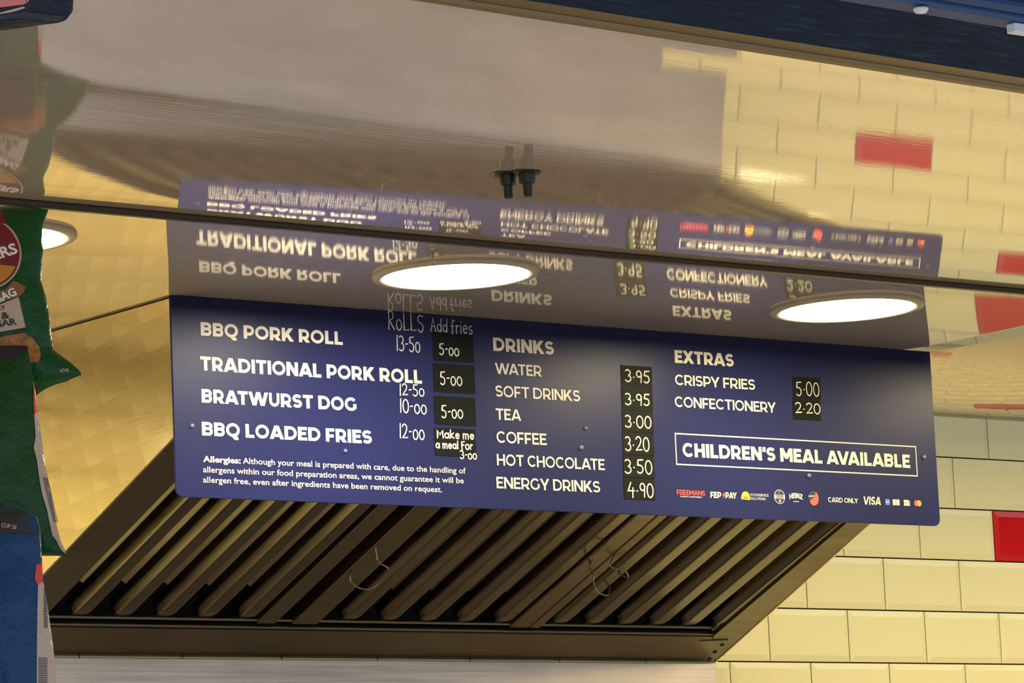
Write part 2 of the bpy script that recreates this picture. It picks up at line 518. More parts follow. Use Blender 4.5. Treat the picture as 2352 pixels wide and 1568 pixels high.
# flange frame round the filter opening
FLX, FRX, FB = -1.652, -0.215, 0.098
def slab(g, quad, t=0.012):
    g.loft([[U(x, s, 0) for x, s in quad], [U(x, s, -t) for x, s in quad]])
g = MB(); slab(g, [(HX0, 0.002), (FLX, FB + 0.002), (FLX, SMAX - .002), (HX0, SMAX - .002)]); g.build('frame', M_FLANGE, ht)
g = MB(); slab(g, [(HX1, 0.002), (FRX, FB + 0.002), (FRX - .012, SMAX - .002), (hx1(HF), SMAX - .002)]); g.build('frame', M_FLANGE, ht)
g = MB(); slab(g, [(HX0 + .001, 0.001), (HX1 - .001, 0.001), (FRX, FB), (FLX, FB)]); g.build('frame', M_FLANGE, ht)
g = MB()
g.tube([U(FLX, FB + 0.004, -0.004), U(FRX, FB + 0.004, -0.004)], 0.0022)
g.tube([U(FLX, FB + 0.016, -0.012), U(FRX, FB + 0.016, -0.012)], 0.0030)
g.build('gutter_lip', M_WIRE, ht)
g = MB()
g.loft([[U(x, s, h) for x, s in ((-0.238, 0.085), (-0.172, 0.091), (-0.150, 0.012), (-0.166, 0.012))] for h in (0.0, 0.0022)])
br = g.build('corner_bracket', M_FLANGE, ht)
for x, s in ((-0.1745, 0.074), (-0.171, 0.046), (-0.163, 0.018)):
    g = MB()
    c = U(x, s, 0.002)
    rings = []
    e1 = Vector((1, 0, 0)); e2 = SV
    for r, h in ((0.0045, 0), (0.004, 0.0015), (0.002, 0.0024)):
        rings.append([c + NV * h + (e1 * math.cos(a) + e2 * math.sin(a)) * r for a in [2 * math.pi * j / 10 for j in range(10)]])
    g.loft(rings)
    rv = g.build('rivet', M_DARK, br)
g = MB()
g.loft([[U(x, s, h) for x, s in ((FLX - .03, FB - .03), (FRX + .03, FB - .03), (FRX + .03, SMAX - .01), (FLX - .03, SMAX - .01))] for h in (-0.065, -0.060)])
g.loft([[U(HX0 + .01, s, h), U(HX1 - .03, s, h)] for s, h in ((0.022, -0.0135), (0.10, -0.062))], closed=False)
g.build('plenum_back', M_DARK, ht)

# ------------------------------------------------------------------ baffle filters
def smooth_path(pts, n=6):
    out = []
    P = [Vector(q) for q in pts]
    for i in range(len(P) - 1):
        a = P[max(i - 1, 0)]; b = P[i]; c = P[i + 1]; d = P[min(i + 2, len(P) - 1)]
        for k in range(n):
            t = k / n
            out.append(0.5 * ((2 * b) + (c - a) * t + (2 * a - 5 * b + 4 * c - d) * t * t + (3 * b - a - 3 * c + d) * t ** 3))
    out.append(P[-1])
    return out
S0 = FB + 0.018
S1 = SMAX - 0.012
def baffle(parent, x, w=0.044):
    g = MB()
    prof = [(-0.5, -0.026), (-0.49, -0.0165), (-0.465, -0.0130), (-0.37, -0.0032), (-0.32, -0.0006), (-0.24, 0.0), (0.18, 0.0), (0.25, -0.0004), (0.31, -0.0026), (0.46, -0.0130), (0.49, -0.0165), (0.5, -0.026)]
    rings = []
    for s, kx, dh in ((S0, 0.35, -0.014), (S0 + 0.003, 0.55, -0.010), (S0 + 0.010, 0.80, -0.005), (S0 + 0.020, 0.96, -0.0012), (S0 + 0.032, 1, 0), (S1, 1, 0)):
        rings.append([U(x + px * w * kx, s, max(h + dh, -0.030) - 0.004) for px, h in prof] + [U(x + 0.4 * w * kx, s, -0.031), U(x - 0.4 * w * kx, s, -0.031)])
    g.loft(rings)
    return g.build('baffle', M_BAFFLE, parent, smooth=False)
def back_baffle(parent, x, w=0.052):
    g = MB()
    prof = [(-0.5, -0.030), (-0.42, -0.034), (-0.25, -0.043), (0.25, -0.043), (0.42, -0.034), (0.5, -0.030), (0.5, -0.034), (0.3, -0.048), (-0.3, -0.048), (-0.5, -0.034)]
    g.loft([[U(x + px * w, s, h) for px, h in prof] for s in (S0 + 0.070, S1)])
    return g.build('rear_baffle', M_BAFFLE, parent)
def rail(parent, x0, x1, h0=-0.006):
    g = MB()
    g.loft([[U(x0, s, h0), U(x1, s, h0), U(x1, s, -0.040), U(x0, s, -0.040)] for s in (S0 - 0.006, S1)])
    return g.build('frame', M_FLANGE, parent, bevel=0.002)
def filt(xs, pitch, lx, rx, label, handle=None, end=None):
    t = thing('baffle_filter', label, 'grease filter', tuple(U((lx[0] + rx[1]) / 2, (S0 + S1) / 2, -0.03)), 'baffle filters of the hood')
    rail(t, *lx)
    rail(t, *rx)
    for k, x in enumerate(xs):
        baffle(t, x)
    gaps = [(a + b) / 2 for a, b in zip(xs, xs[1:])]
    gaps = [xs[0] - pitch / 2] + gaps + [xs[-1] + pitch / 2]
    for x in gaps:
        if lx[1] + 0.012 < x < rx[0] - 0.012:
            back_baffle(t, x)
    for hp in handle or []:
        g = MB()
        g.tube(smooth_path([U(x, s, h) for x, s, h in hp]), 0.0016, 6)
        g.build('handle', M_WIRE, t)
    return t
def sy(y):                      # slope length from a depth measured on the underside
    return -y * math.sqrt(1 + 0.43 ** 2)
filt([-1.578 + 0.081 * k for k in range(5)], 0.081, (-1.650, -1.640), (-1.224, -1.186), 'left baffle filter, next to the swirl-polished flank of the hood')
filt([-1.044 + 0.0815 * k for k in range(5)], 0.0815, (-1.152, -1.100), (-0.690, -0.648), 'middle baffle filter, under the drinks list, with a wire loop at its left rail',
     [[(-1.150, sy(-.278), -.006), (-1.152, sy(-.270), .012), (-1.122, sy(-.2548), .016), (-1.098, sy(-.2599), .016), (-1.106, sy(-.3127), .016), (-1.1408, sy(-.3343), .014), (-1.148, sy(-.345), -.006)],
      [(-0.690, sy(-.390), -.006), (-0.7129, sy(-.373), .014), (-0.700, sy(-.340), .014), (-0.675, sy(-.318), -.006)]])
filt([-0.590 + 0.0745 * k for k in range(6)], 0.0745, (-0.645, -0.622), (-0.226, -0.216), 'right baffle filter, nearest the bracket corner, with a wire loop at its left rail',
     [[(-0.640, sy(-.345), -.006), (-0.6531, sy(-.3378), .012), (-0.6178, sy(-.3309), .016), (-0.5888, sy(-.3051), .014), (-0.592, sy(-.290), -.004)],
      [(-0.6459, sy(-.2914), -.006), (-0.6459, sy(-.2814), .012), (-0.6223, sy(-.2608), .016), (-0.5896, sy(-.2476), .014), (-0.575, sy(-.245), -.004)]])

# dark range added out of view, to darken what the filters reflect
t = thing('added_dark_range', 'dark steel cooking range standing against the wall under the hood', 'cooking range', (-0.95, -0.42, -2.44))
g = MB(); g.box((-1.75, -0.78, -2.38), (-0.20, -0.02, -1.42)); g.build('body', M_CAST, t, bevel=0.006)
g = MB(); g.box((-1.76, -0.82, -1.42), (-0.19, -0.02, -1.36)); g.build('hotplate', M_CAST, t, bevel=0.006)
for x in (-1.6, -1.2, -0.8, -0.4):
    g = MB(); g.lathe([(0.0005, -0.03), (0.02, -0.03), (0.024, 0.0), (0.0005, 0.0)], (x, -0.782, -1.50), 'y', 20); g.build('knob', M_BLACKP, t)
for x, y in ((-1.70, -0.72), (-0.25, -0.72), (-1.70, -0.08), (-0.25, -0.08)):
    g = MB(); g.lathe([(0.0005, 0.06), (0.02, 0.06), (0.024, 0.0), (0.0005, 0.0)], (x, y, -2.44), seg=16); g.build('foot', M_BLACKP, t)

# splashback under the hood
g = MB()
g.box((-1.735, -0.0105, -0.842), (-0.143, -0.0070, -0.513))
tag(g.build('splashback', M_SPLASH, bevel=0.0008), 'brushed steel splashback sheet on the wall under the hood', 'splashback')
g = MB(); g.box((-1.735, -0.0105, -1.50), (-0.30, -0.0070, -0.842)); g.box((-0.30, -0.0105, -1.50), (-0.115, -0.0070, -0.925))
tag(g.build('lower_splashback', M_SPLASH), 'second steel sheet on the wall, low behind the cooking range', 'splashback')

# ------------------------------------------------------------------ recessed ceiling lamps
def lamp(x, y, label, m):
    zc = rear_z(x, y)
    zx = (rear_z(x + .1, y) - rear_z(x - .1, y)) / .2
    zy = (rear_z(x, y + .1) - rear_z(x, y - .1)) / .2
    def tilt(g):               # the fitting lies flat on the sheet
        for q in g.v:
            q.z += (q.x - x) * zx + (q.y - y) * zy - 0.0008
        return g
    t = thing('ceiling_light', label, 'ceiling light', (x, y, zc), 'round lamps in the rear ceiling')
    g = MB()
    g.lathe([(0.1240, 0.002), (0.1245, -0.0022), (0.1225, -0.0046), (0.1165, -0.0058), (0.1100, -0.0052), (0.1065, -0.0030), (0.1060, 0.003)], (x, y, zc), seg=72)
    tilt(g).build('rim', M_RIM, t, smooth=True)
    g = MB()
    g.lathe([(0.1058, 0.001), (0.1056, -0.0030), (0.08, -0.0036), (0.0005, -0.0040)], (x, y, zc), seg=64)
    tilt(g).build('diffuser', m, t, smooth=True)
    return t
lamp(-1.4617, -1.008, 'large white round lamp in the ceiling above the pork roll prices, in full view', M_LMID)
lamp(-0.666, -0.990, 'yellow-white round lamp in the ceiling above the extras list', M_LRIGHT)
lamp(-2.249, -0.992, 'round lamp half hidden by the green crisp bag', M_LLEFT)

# the same row of lamps carries on past both edges of the picture and lights the tiled wall
lamp(0.144, -0.992, 'round lamp in the ceiling to the right of the menu board', M_LRIGHT)
lamp(0.940, -0.962, 'round lamp in the ceiling at the far right end of the row', M_LRIGHT)
lamp(-3.062, -0.985, 'round lamp in the ceiling at the far left end of the row', M_LLEFT)

# ------------------------------------------------------------------ menu board
bt = thing('menu_board', 'long navy menu board hung from the ceiling in front of the hood', 'menu board', (-0.95, BY, -0.328))
def warp(x, z):                # the sheet bows a little at its right end
    t = max(0.0, (x + 0.6) / 0.43)
    return BY - 0.004 * t * t * max(0, (-0.15 - z) / 0.18)
g = MB()
nx, nz = 60, 12
def zt(x):
    return CEIL + 0.0
def bcorner(x0, x1, z0, z1, r):
    pts = []
    for cx_, cz_, a0 in ((x1 - r, z0 + r, -90), (x1 - r * .1, z1 - r * .1, 0), (x0 + r * .1, z1 - r * .1, 90), (x0 + r, z0 + r, 180)):
        rr = r if cz_ < -0.2 else r * .1
        for k in range(7):
            a = math.radians(a0 + 15 * k)
            pts.append((cx_ + rr * math.cos(a), cz_ + rr * math.sin(a)))
    return pts
out = bcorner(-1.736, -0.169, -0.328, CEIL - 0.0008, 0.013)
g.loft([[(x, BY + 0.004, z) for x, z in out], [(x, BY + 0.0003, z) for x, z in out], [(x + (0.0006 if x < -1 else -0.0006), BY, z + (0.0006 if z < -.2 else -.0006)) for x, z in out]])
panel = g.build('panel', M_BOARD, bt)

PY = BY - 0.0006
def flat(name, polys, m, parent, dy=0.0, th=0.0004):
    g = MB()
    for i, q in enumerate(polys):
        y = PY - dy - (i % 23) * 0.000016
        g.poly([(x, y, z) for x, z in q])
    return g.build(name, m, parent)

# --- geometric stroke capitals (cap height 1, stroke weight w)
def arc(cx, cy, rx, ry, a0, a1, n=18):
    return [(cx + rx * math.cos(math.radians(a0 + (a1 - a0) * k / n)), cy + ry * math.sin(math.radians(a0 + (a1 - a0) * k / n))) for k in range(n + 1)]
THIN = 0.80
def glyph(ch, w):
    h = w / 2
    q = h * THIN
    T, Bm = 1 - q, q
    S = []
    if ch == 'A':
        W = 1.06; S = [[(h * .55, -.05), (W / 2 - .0, 1.05)], [(W - h * .55, -.05), (W / 2 + .0, 1.05)], [(W * .24, .27), (W * .76, .27)]]
    elif ch == 'B':
        W = .86; S = [[(h, 0), (h, 1)], [(h, T), (.50, T)] + arc(.50, .5 + (T - .5) / 2 + .01, .24, (T - .52) / 2, 90, -90) + [(h, .52)], [(h, .52), (.54, .52)] + arc(.54, (Bm + .52) / 2, W - q - .54, (.52 - Bm) / 2, 90, -90) + [(h, Bm)]]
    elif ch == 'C':
        W = .98; S = [arc(.53, .5, .53 - q, .5 - q + .01, 42, 318, 30)]
    elif ch == 'D':
        W = 1.0; S = [[(h, 0), (h, 1)], [(h, T), (.46, T)] + arc(.46, .5, W - q - .46, .5 - q, 90, -90) + [(h, Bm)]]
    elif ch in 'EF':
        W = .74 if ch == 'E' else .72; S = [[(h, 0), (h, 1)], [(h, T), (W, T)], [(h, .51), (W * .90, .51)]]
        if ch == 'E': S.append([(h, Bm), (W * 1.02, Bm)])
        else: S[2] = [(h, .44), (W * .90, .44)]
    elif ch == 'G':
        W = 1.02; S = [arc(.54, .5, .54 - q, .5 - q + .01, 42, 340, 30), [(W - h, .52), (W - h, .16)]]
    elif ch == 'H':
        W = .94; S = [[(h, 0), (h, 1)], [(W - h, 0), (W - h, 1)], [(h, .5), (W - h, .5)]]
    elif ch == 'I':
        W = w; S = [[(h, 0), (h, 1)]]
    elif ch == 'K':
        W = .96; S = [[(h, 0), (h, 1)], [(h * 1.2, .28), (W * .96 - h * .5, 1.08)], [(.40, .56), (W - h * .55, -.06)]]
    elif ch == 'L':
        W = .70; S = [[(h, 0), (h, 1)], [(h, Bm), (W, Bm)]]
    elif ch == 'M':
        W = 1.16; S = [[(h, 0), (h, 1)], [(W - h, 0), (W - h, 1)], [(h * .9, 1.04), (W / 2 + .01, .26)], [(W - h * .9, 1.04), (W / 2 - .01, .26)]]
    elif ch == 'N':
        W = .98; S = [[(h, 0), (h, 1)], [(W - h, 0), (W - h, 1)], [(h * .9, 1.0), (W - h * .9, 0.0)]]
    elif ch in 'OQ':
        W = 1.10; S = [arc(.55, .5, .55 - q, .5 - q + .01, 0, 360, 40)]
        if ch == 'Q': S.append([(.56, .10), (.66, -.06), (.80, -.12), (.96, -.07)])
    elif ch == 'P':
        W = .86; S = [[(h, 0), (h, 1)], [(h, T), (.46, T)] + arc(.46, (T + .34) / 2, W - q - .46, (T - .34) / 2, 90, -90) + [(h, .34)]]
    elif ch == 'R':
        W = .90; S = [[(h, 0), (h, 1)], [(h, T), (.46, T)] + arc(.46, (T + .34) / 2, W - .03 - q - .46, (T - .34) / 2, 90, -90) + [(h, .34)], [(.44, .38), (W - h * .6, -.06)]]
    elif ch == 'S':
        W = .80; r = (1 - w * THIN) / 4 + .003
        S = [arc(.41, 1 - q - r, .38 - q + .03, r, 28, 90, 6) + arc(.40, 1 - q - r, .40 - q, r, 90, 268, 16) + arc(.40, q + r, .40 - q, r, 88, -90, 16) + arc(.39, q + r, .40 - q + .02, r, -90, -152, 6)]
    elif ch == 'T':
        W = .86; S = [[(0, T), (W, T)], [(W / 2, 0), (W / 2, 1)]]
    elif ch == 'U':
        W = .92; S = [[(h, 1), (h, .42)] + arc(W / 2, .42, W / 2 - h, .42 - q + .01, 180, 360) + [(W - h, 1)]]
    elif ch == 'V':
        W = 1.04; S = [[(h * .55, 1.05), (W / 2, -.05)], [(W - h * .55, 1.05), (W / 2, -.05)]]
    elif ch == 'W':
        W = 1.58; S = [[(h * .55, 1.05), (W * .28, -.05)], [(W * .28, -.05), (W * .5, 1.05)], [(W * .5, 1.05), (W * .72, -.05)], [(W - h * .55, 1.05), (W * .72, -.05)]]
    elif ch == 'X':
        W = .98; S = [[(h * .4, -.05), (W - h * .55, 1.05)], [(h * .55, 1.05), (W - h * .4, -.05)]]
    elif ch == 'Y':
        W = .96; S = [[(h * .45, 1.05), (W / 2, .36)], [(W - h * .45, 1.05), (W / 2, .36)], [(W / 2, 0), (W / 2, .42)]]
    elif ch == 'Z':
        W = .86; S = [[(.02, T), (W - .02, T)], [(.02, Bm), (W, Bm)], [(h, h), (W - h, 1 - h)]]
    elif ch == '4':
        W = .86; S = [[(.60, 0), (.60, 1)], [(.58, 1.0), (.06, .26)], [(.02, .26), (W, .26)]]
    elif ch == "'":
        W = w * .9; S = [[(h, 1.0), (h * .8, .64)]]
    else:
        W = .34
    return W, S
def clip_y(poly, lo, hi):
    for lim, sgn in ((lo, 1), (hi, -1)):
        outp = []
        for i in range(len(poly)):
            a, b = poly[i - 1], poly[i]
            ia, ib = sgn * (a[1] - lim) >= 0, sgn * (b[1] - lim) >= 0
            if ia != ib:
                t = (lim - a[1]) / (b[1] - a[1])
                outp.append((a[0] + (b[0] - a[0]) * t, lim))
            if ib:
                outp.append(b)
        poly = outp
        if not poly:
            return poly
    return poly
def ribbon(pts, w, closed=False):
    polys = []
    P = []
    for a, b in pts:
        if not P or (P[-1] - Vector((a, b, 0))).length > 1e-5:
            P.append(Vector((a, b, 0)))
    nn = []
    for i in range(len(P)):
        a, b = P[max(i - 1, 0)], P[min(i + 1, len(P) - 1)]
        if closed and i in (0, len(P) - 1):
            a, b = P[-2], P[1]
        d0 = (P[i] - P[i - 1]).normalized() if i else None
        d1 = (P[i + 1] - P[i]).normalized() if i < len(P) - 1 else None
        t = (b - a).normalized()
        n = Vector((-t.y, t.x, 0))
        k = 1.0
        if d0 and d1:
            c = max(0.5, math.sqrt(max(0.01, (1 + d0.dot(d1)) / 2)))
            k = 1 / c
        nn.append(n * (w / 2 * k))
    for i in range(len(P) - 1):
        q = [P[i] + nn[i], P[i] - nn[i], P[i + 1] - nn[i + 1], P[i + 1] + nn[i + 1]]
        polys.append([(v.x, v.y) for v in q])
    return polys
def caps_polys(text, w, gap=0.10):
    polys, x = [], 0.0
    KERN = {'AT': -.12, 'TA': -.12, 'AV': -.14, 'VA': -.14, 'LT': -.12, 'AY': -.1, 'RT': -.05, 'WA': -.12, 'LA': 0.0, 'TI': 0.0, 'FR': 0.0, 'TR': 0.0, 'LY': -.1, "N'": 0, 'RY': -.06, 'PY': -.05, 'AW': -.1}
    for i, ch in enumerate(text):
        if ch == ' ':
            x += 0.36
            continue
        W, S = glyph(ch, w)
        lo = -0.22 if ch == 'Q' else 0.0
        for st in S:
            closed = ch in 'OQ' and len(st) > 20
            straight = len(st) == 2 and abs(st[0][1] - st[1][1]) > 0.05
            for q in ribbon(st, w * (1.0 if straight else THIN), closed):
                c = clip_y(q, lo if not closed else -0.02, 1.0 if not closed else 1.02)
                if len(c) >= 3:
                    polys.append([(a + x, b) for a, b in c])
        x += W + gap + KERN.get(text[i:i + 2], 0)
    return polys, x - gap
def print_caps(name, text, x0, x1, z0, hgt, m, parent, w, dy=0.0, slant=0.0, gap=0.10):
    polys, W = caps_polys(text, w, gap)
    k = (x1 - x0) / W
    return flat(name, [[(x0 + a * k + b * hgt * slant, z0 + b * hgt) for a, b in q] for q in polys], m, parent, dy)
def font_polys(text, bold=0.0):
    cu = D.curves.new('t', 'FONT')
    cu.body = text
    cu.size = 1.0
    cu.offset = bold
    cu.resolution_u = 3
    o = D.objects.new('t', cu)
    COL.objects.link(o)
    dg = bpy.context.evaluated_depsgraph_get()
    me = D.meshes.new_from_object(o.evaluated_get(dg))
    vs = [(v.co.x, v.co.y) for v in me.vertices]
    polys = [[vs[i] for i in f.vertices] for f in me.polygons]
    D.objects.remove(o)
    D.curves.remove(cu)
    D.meshes.remove(me)
    xs = [v[0] for q in polys for v in q]
    return polys, min(xs), max(xs)
def print_font(name, text, x0, x1, z0, size, m, parent, bold=0.0, dy=0.0):
    polys, a, b = font_polys(text, bold)
    k = (x1 - x0) / (b - a)
    return flat(name, [[(x0 + (q[0] - a) * k, z0 + q[1] * size) for q in p_] for p_ in polys], m, parent, dy)

HEAVY, SEMI = 0.285, 0.205
LINES = [("BBQ PORK ROLL", -1.6837, -1.4218, -0.0815, 0.0206, HEAVY), ("TRADITIONAL PORK ROLL", -1.6865, -1.2725, -0.1347, 0.0214, HEAVY),
         ("BRATWURST DOG", -1.6861, -1.4004, -0.1838, 0.0208, HEAVY), ("BBQ LOADED FRIES", -1.6876, -1.3735, -0.2338, 0.0208, HEAVY),
         ("DRINKS", -1.1281, -1.0051, -0.0741, 0.0217, HEAVY), ("WATER", -1.1259, -1.0326, -0.1110, 0.0178, SEMI), ("SOFT DRINKS", -1.1276, -0.9557, -0.1477, 0.0180, SEMI),
         ("TEA", -1.1287, -1.0788, -0.1848, 0.0180, SEMI), ("COFFEE", -1.1295, -1.0288, -0.2218, 0.0184, SEMI), ("HOT CHOCOLATE", -1.1307, -0.9113, -0.2580, 0.0180, SEMI),
         ("ENERGY DRINKS", -1.1335, -0.9231, -0.2948, 0.0183, SEMI), ("EXTRAS", -0.7509, -0.6230, -0.0733, 0.0213, HEAVY), ("CRISPY FRIES", -0.7529, -0.5783, -0.1102, 0.0174, SEMI),
         ("CONFECTIONERY", -0.7558, -0.5354, -0.1469, 0.0174, SEMI), ("CHILDREN'S MEAL AVAILABLE", -0.7444, -0.2331, -0.2293, 0.0230, HEAVY)]
for t_, x0, x1, z0, hh, wt in LINES:
    print_caps('printed_line', t_, x0, x1, z0, hh, M_PRINT, bt, wt)
def allergy(text, x0, x1, z0, bold):
    print_font('allergy_note', text, x0, x1, z0, 0.0128, M_PRINT, bt, bold)
allergy('Allergies:', -1.6873, -1.6195, -0.2738, 0.028)
allergy('Although your meal is prepared with care, due to the handling of', -1.6155, -1.194, -0.2738, 0.010)
allergy('allergens within our food preparation areas, we cannot guarantee it will be', -1.6879, -1.1986, -0.2895, 0.010)
allergy('allergen free, even after ingredients have been removed on request.', -1.6885, -1.2422, -0.3050, 0.010)
bw = 0.0021
xa, xb, za, zb = -0.7595, -0.2165, -0.2435, -0.1905
flat('printed_frame', [[(xa, za), (xb, za), (xb, za + bw), (xa, za + bw)], [(xa, zb - bw), (xb, zb - bw), (xb, zb), (xa, zb)], [(xa, za), (xa + bw, za), (xa + bw, zb), (xa, zb)], [(xb - bw, za), (xb, za), (xb, zb), (xb - bw, zb)]], M_PRINT, bt)

# --- black chalk stickers and handwriting
HW = {'0': (.62, [arc(.31, .5, .29, .5, 100, 460, 16)]), 'o0': (.58, [arc(.29, .34, .27, .34, 100, 460, 14)]), '1': (.16, [[(.1, 1.02), (.06, 0)]]),
      '2': (.60, [arc(.28, .74, .25, .26, 165, -20, 8) + [(.40, .42), (.04, .02), (.60, .06)]]), '3': (.58, [arc(.25, .76, .25, .24, 140, -70, 9) + arc(.25, .27, .29, .27, 80, -145, 9)]),
      '4': (.70, [[(.34, 1.0), (.06, .40), (.66, .42)], [(.52, .62), (.48, -.08)]]), '5': (.60, [[(.56, 1.0), (.14, .97), (.10, .58)] + arc(.26, .30, .28, .30, 110, -140, 10)]),
      '9': (.56, [arc(.27, .72, .23, .26, 20, 380, 12) + [(.50, .72), (.44, 0)]]), '.': (.20, [[(.07, .40), (.12, .43)]]), '-': (.34, [[(.06, .52), (.30, .55)]]),
      'R': (.72, [[(.08, 0), (.10, 1.05)], [(.02, .95), (.30, 1.08)] + arc(.30, .80, .26, .24, 70, -90, 8) + [(.12, .52), (.66, .0)]]), 'L': (.62, [[(.08, 1.0), (.08, .02), (.60, .06)]]),
      'O': (.62, [arc(.30, .30, .28, .30, 90, 450, 14)]), 'S': (.66, [[(.60, .90)] + arc(.32, .74, .26, .22, 60, 250, 10) + arc(.32, .27, .28, .26, 80, -150, 10)]),
      'A': (.72, [[(.0, 0), (.36, 1.0), (.66, 0)], [(.14, .36), (.58, .40)]]), 'd': (.62, [arc(.27, .28, .24, .28, 40, 400, 12), [(.54, 1.0), (.52, 0)]]),
      'f': (.44, [[(.46, .92), (.30, 1.0), (.20, .82), (.18, -.05)], [(.02, .52), (.40, .55)]]), 'r': (.40, [[(.08, .62), (.08, 0)], [(.08, .42), (.22, .60), (.38, .58)]]),
      'i': (.16, [[(.08, .60), (.08, 0)], [(.08, .84), (.09, .88)]]), 'e': (.54, [[(.06, .32), (.48, .36)] + arc(.28, .32, .22, .30, 10, 320, 12)]), 's': (.44, [[(.40, .58)] + arc(.22, .46, .17, .14, 70, 260, 7) + arc(.22, .16, .19, .16, 80, -150, 8)]),
      'M': (.86, [[(.06, 0), (.10, .90), (.40, .40), (.72, .92), (.80, 0)]]), 'm': (.78, [[(.06, .62), (.08, 0)], arc(.23, .40, .15, .22, 170, 0, 7) + [(.38, 0)], arc(.54, .40, .16, .22, 170, 0, 7) + [(.70, 0)]]),
      'a': (.56, [arc(.26, .30, .24, .30, 30, 390, 12), [(.50, .60), (.54, 0)]]), 'k': (.52, [[(.06, 1.0), (.06, 0)], [(.44, .64), (.08, .28), (.50, 0)]]), 'l': (.16, [[(.08, 1.0), (.08, 0)]]),
      'F': (.52, [[(.12, -.1), (.12, .96), (.50, 1.0)], [(.12, .52), (.44, .56)]]), 'n': (.6, [[(.08, .6), (.08, 0), (.5, .6), (.5, 0)]])}
HW['o'] = HW['o0']
def hand(text, x0, x1, z0, z1, parent, pen=0.0021, raised=()):
    polys, x = [], 0.0
    items = []
    for i, ch in enumerate(text):
        if ch == ' ':
            x += 0.30
            continue
        key = ch
        if ch == '0' and (i + 1) in raised:
            key = 'o0'
        W, S = HW[key]
        items.append((x, S))
        x += W + 0.14
    x -= 0.14
    kx, kz = (x1 - x0) / x, (z1 - z0)
    for ox, S in items:
        j = random.uniform(-.03, .03)
        for st in S:
            pts = [(x0 + (a + ox) * kx, z0 + (b + j) * kz) for a, b in st]
            polys += ribbon(pts, pen)
            for q in (pts[0], pts[-1]):
                polys.append([(q[0] + pen / 2 * math.cos(a), q[1] + pen / 2 * math.sin(a)) for a in [2 * math.pi * k / 8 for k in range(8)]])
    return flat('handwriting', polys, M_CHALK, parent, 0.0007)
def sticker(x0, x1, z1, z0, tilt=0.0):
    g = MB()
    t = tilt * (x1 - x0)
    g.loft([[(x0, y, z0), (x1, y, z0 + t), (x1, y, z1 + t), (x0, y, z1)] for y in (PY + 0.0004, PY - 0.0004)])
    return g.build('price_sticker', M_STICK, bt)
s1 = sticker(-1.2476, -1.1681, -0.0512, -0.0960)
s2 = sticker(-1.2492, -1.1682, -0.1005, -0.1460)
s3 = sticker(-1.2502, -1.1692, -0.1524, -0.1975)
s4 = sticker(-1.2524, -1.1719, -0.2030, -0.2470)
hand('5-00', -1.2364, -1.1978, -0.0865, -0.0690, s1, raised=(3, 4))
hand('5-00', -1.2371, -1.1943, -0.1344, -0.1140, s2, raised=(3, 4))
hand('5-00', -1.2374, -1.1954, -0.1865, -0.1670, s3, raised=(3, 4))
hand('Make me', -1.2478, -1.175, -0.2188, -0.2060, s4, 0.0023)
hand('a meal For', -1.2508, -1.1786, -0.2350, -0.2231, s4, 0.0023)
hand('3-00', -1.2042, -1.1713, -0.2505, -0.2379, s4, 0.0021, raised=(3, 4))
zs = [-0.0829, -0.1197, -0.1573, -0.1932, -0.2306, -0.2678, -0.3036]
PR = [('3.95', -0.8596, -0.8077, -0.1103, -0.0910), ('3.95', -0.862, -0.8101, -0.1479, -0.1295), ('3.00', -0.8643, -0.8092, -0.1853, -0.1660), ('3.20', -0.8664, -0.8158, -0.2235, -0.2010), ('3.50', -0.8697, -0.8122, -0.2607, -0.2385), ('4.90', -0.8661, -0.812, -0.2990, -0.2765)]
for k in range(6):
    st = sticker(-0.8674 - .0011 * k, -0.8022 - .0012 * k, zs[k] - .0004, zs[k + 1] + .0004)
    tx, a, b, c, d_ = PR[k]
    hand(tx, a, b, c, d_, st, 0.0023)
st = sticker(-0.4928, -0.4312, -0.0826, -0.1188)
hand('5.00', -0.4875, -0.4349, -0.1147, -0.0915, st, 0.0019)
st = sticker(-0.4955, -0.4340, -0.1196, -0.1558)
hand('2.20', -0.4912, -0.4351, -0.1446, -0.1275, st, 0.0020)
hand('ROLLS', -1.3341, -1.2653, -0.0523, -0.0245, bt, 0.0019)
hand('Add', -1.2515, -1.2182, -0.0490, -0.0285, bt, 0.0018)
hand('fries', -1.2121, -1.1691, -0.0501, -0.0290, bt, 0.0019)
hand('13-50', -1.3192, -1.2738, -0.0850, -0.0615, bt, 0.0020, raised=(5,))
hand('12-50', -1.317, -1.2697, -0.1548, -0.1370, bt, 0.0020, raised=(5,))
hand('10-00', -1.3174, -1.2664, -0.1823, -0.1615, bt, 0.0021, raised=(4, 5))
hand('12-00', -1.3202, -1.2727, -0.2230, -0.2010, bt, 0.0021, raised=(4, 5))

# --- row of marks along the bottom right
def disc(cx, cz, rx, rz, a0=0, a1=360, n=28):
    pts = arc(cx, cz, rx, rz, a0, a1, n)
    return pts[:-1] if a1 - a0 >= 360 else pts
print_caps('printed_logo', 'FREEMANS', -0.7611, -0.7008, -0.2929, 0.0082, M_PRED, bt, 0.20)
print_caps('printed_logo', 'EVENT PARTNERS', -0.7543, -0.7075, -0.2968, 0.0024, M_PGREY, bt, 0.22)
lg = print_caps('printed_logo', 'FEP', -0.6896, -0.6665, -0.2957, 0.0102, M_PRINT, bt, 0.28, slant=0.10)
flat('bolt_mark', [[(-0.6640, -.2900), (-0.6575, -.2857), (-0.6590, -.2892), (-0.6560, -.2892), (-0.6622, -.2960), (-0.6605, -.2910)]], M_PRED, lg)
print_caps('printed_logo', 'PAY', -0.6565, -0.6330, -0.2954, 0.0102, M_PRINT, bt, 0.28, slant=0.08)
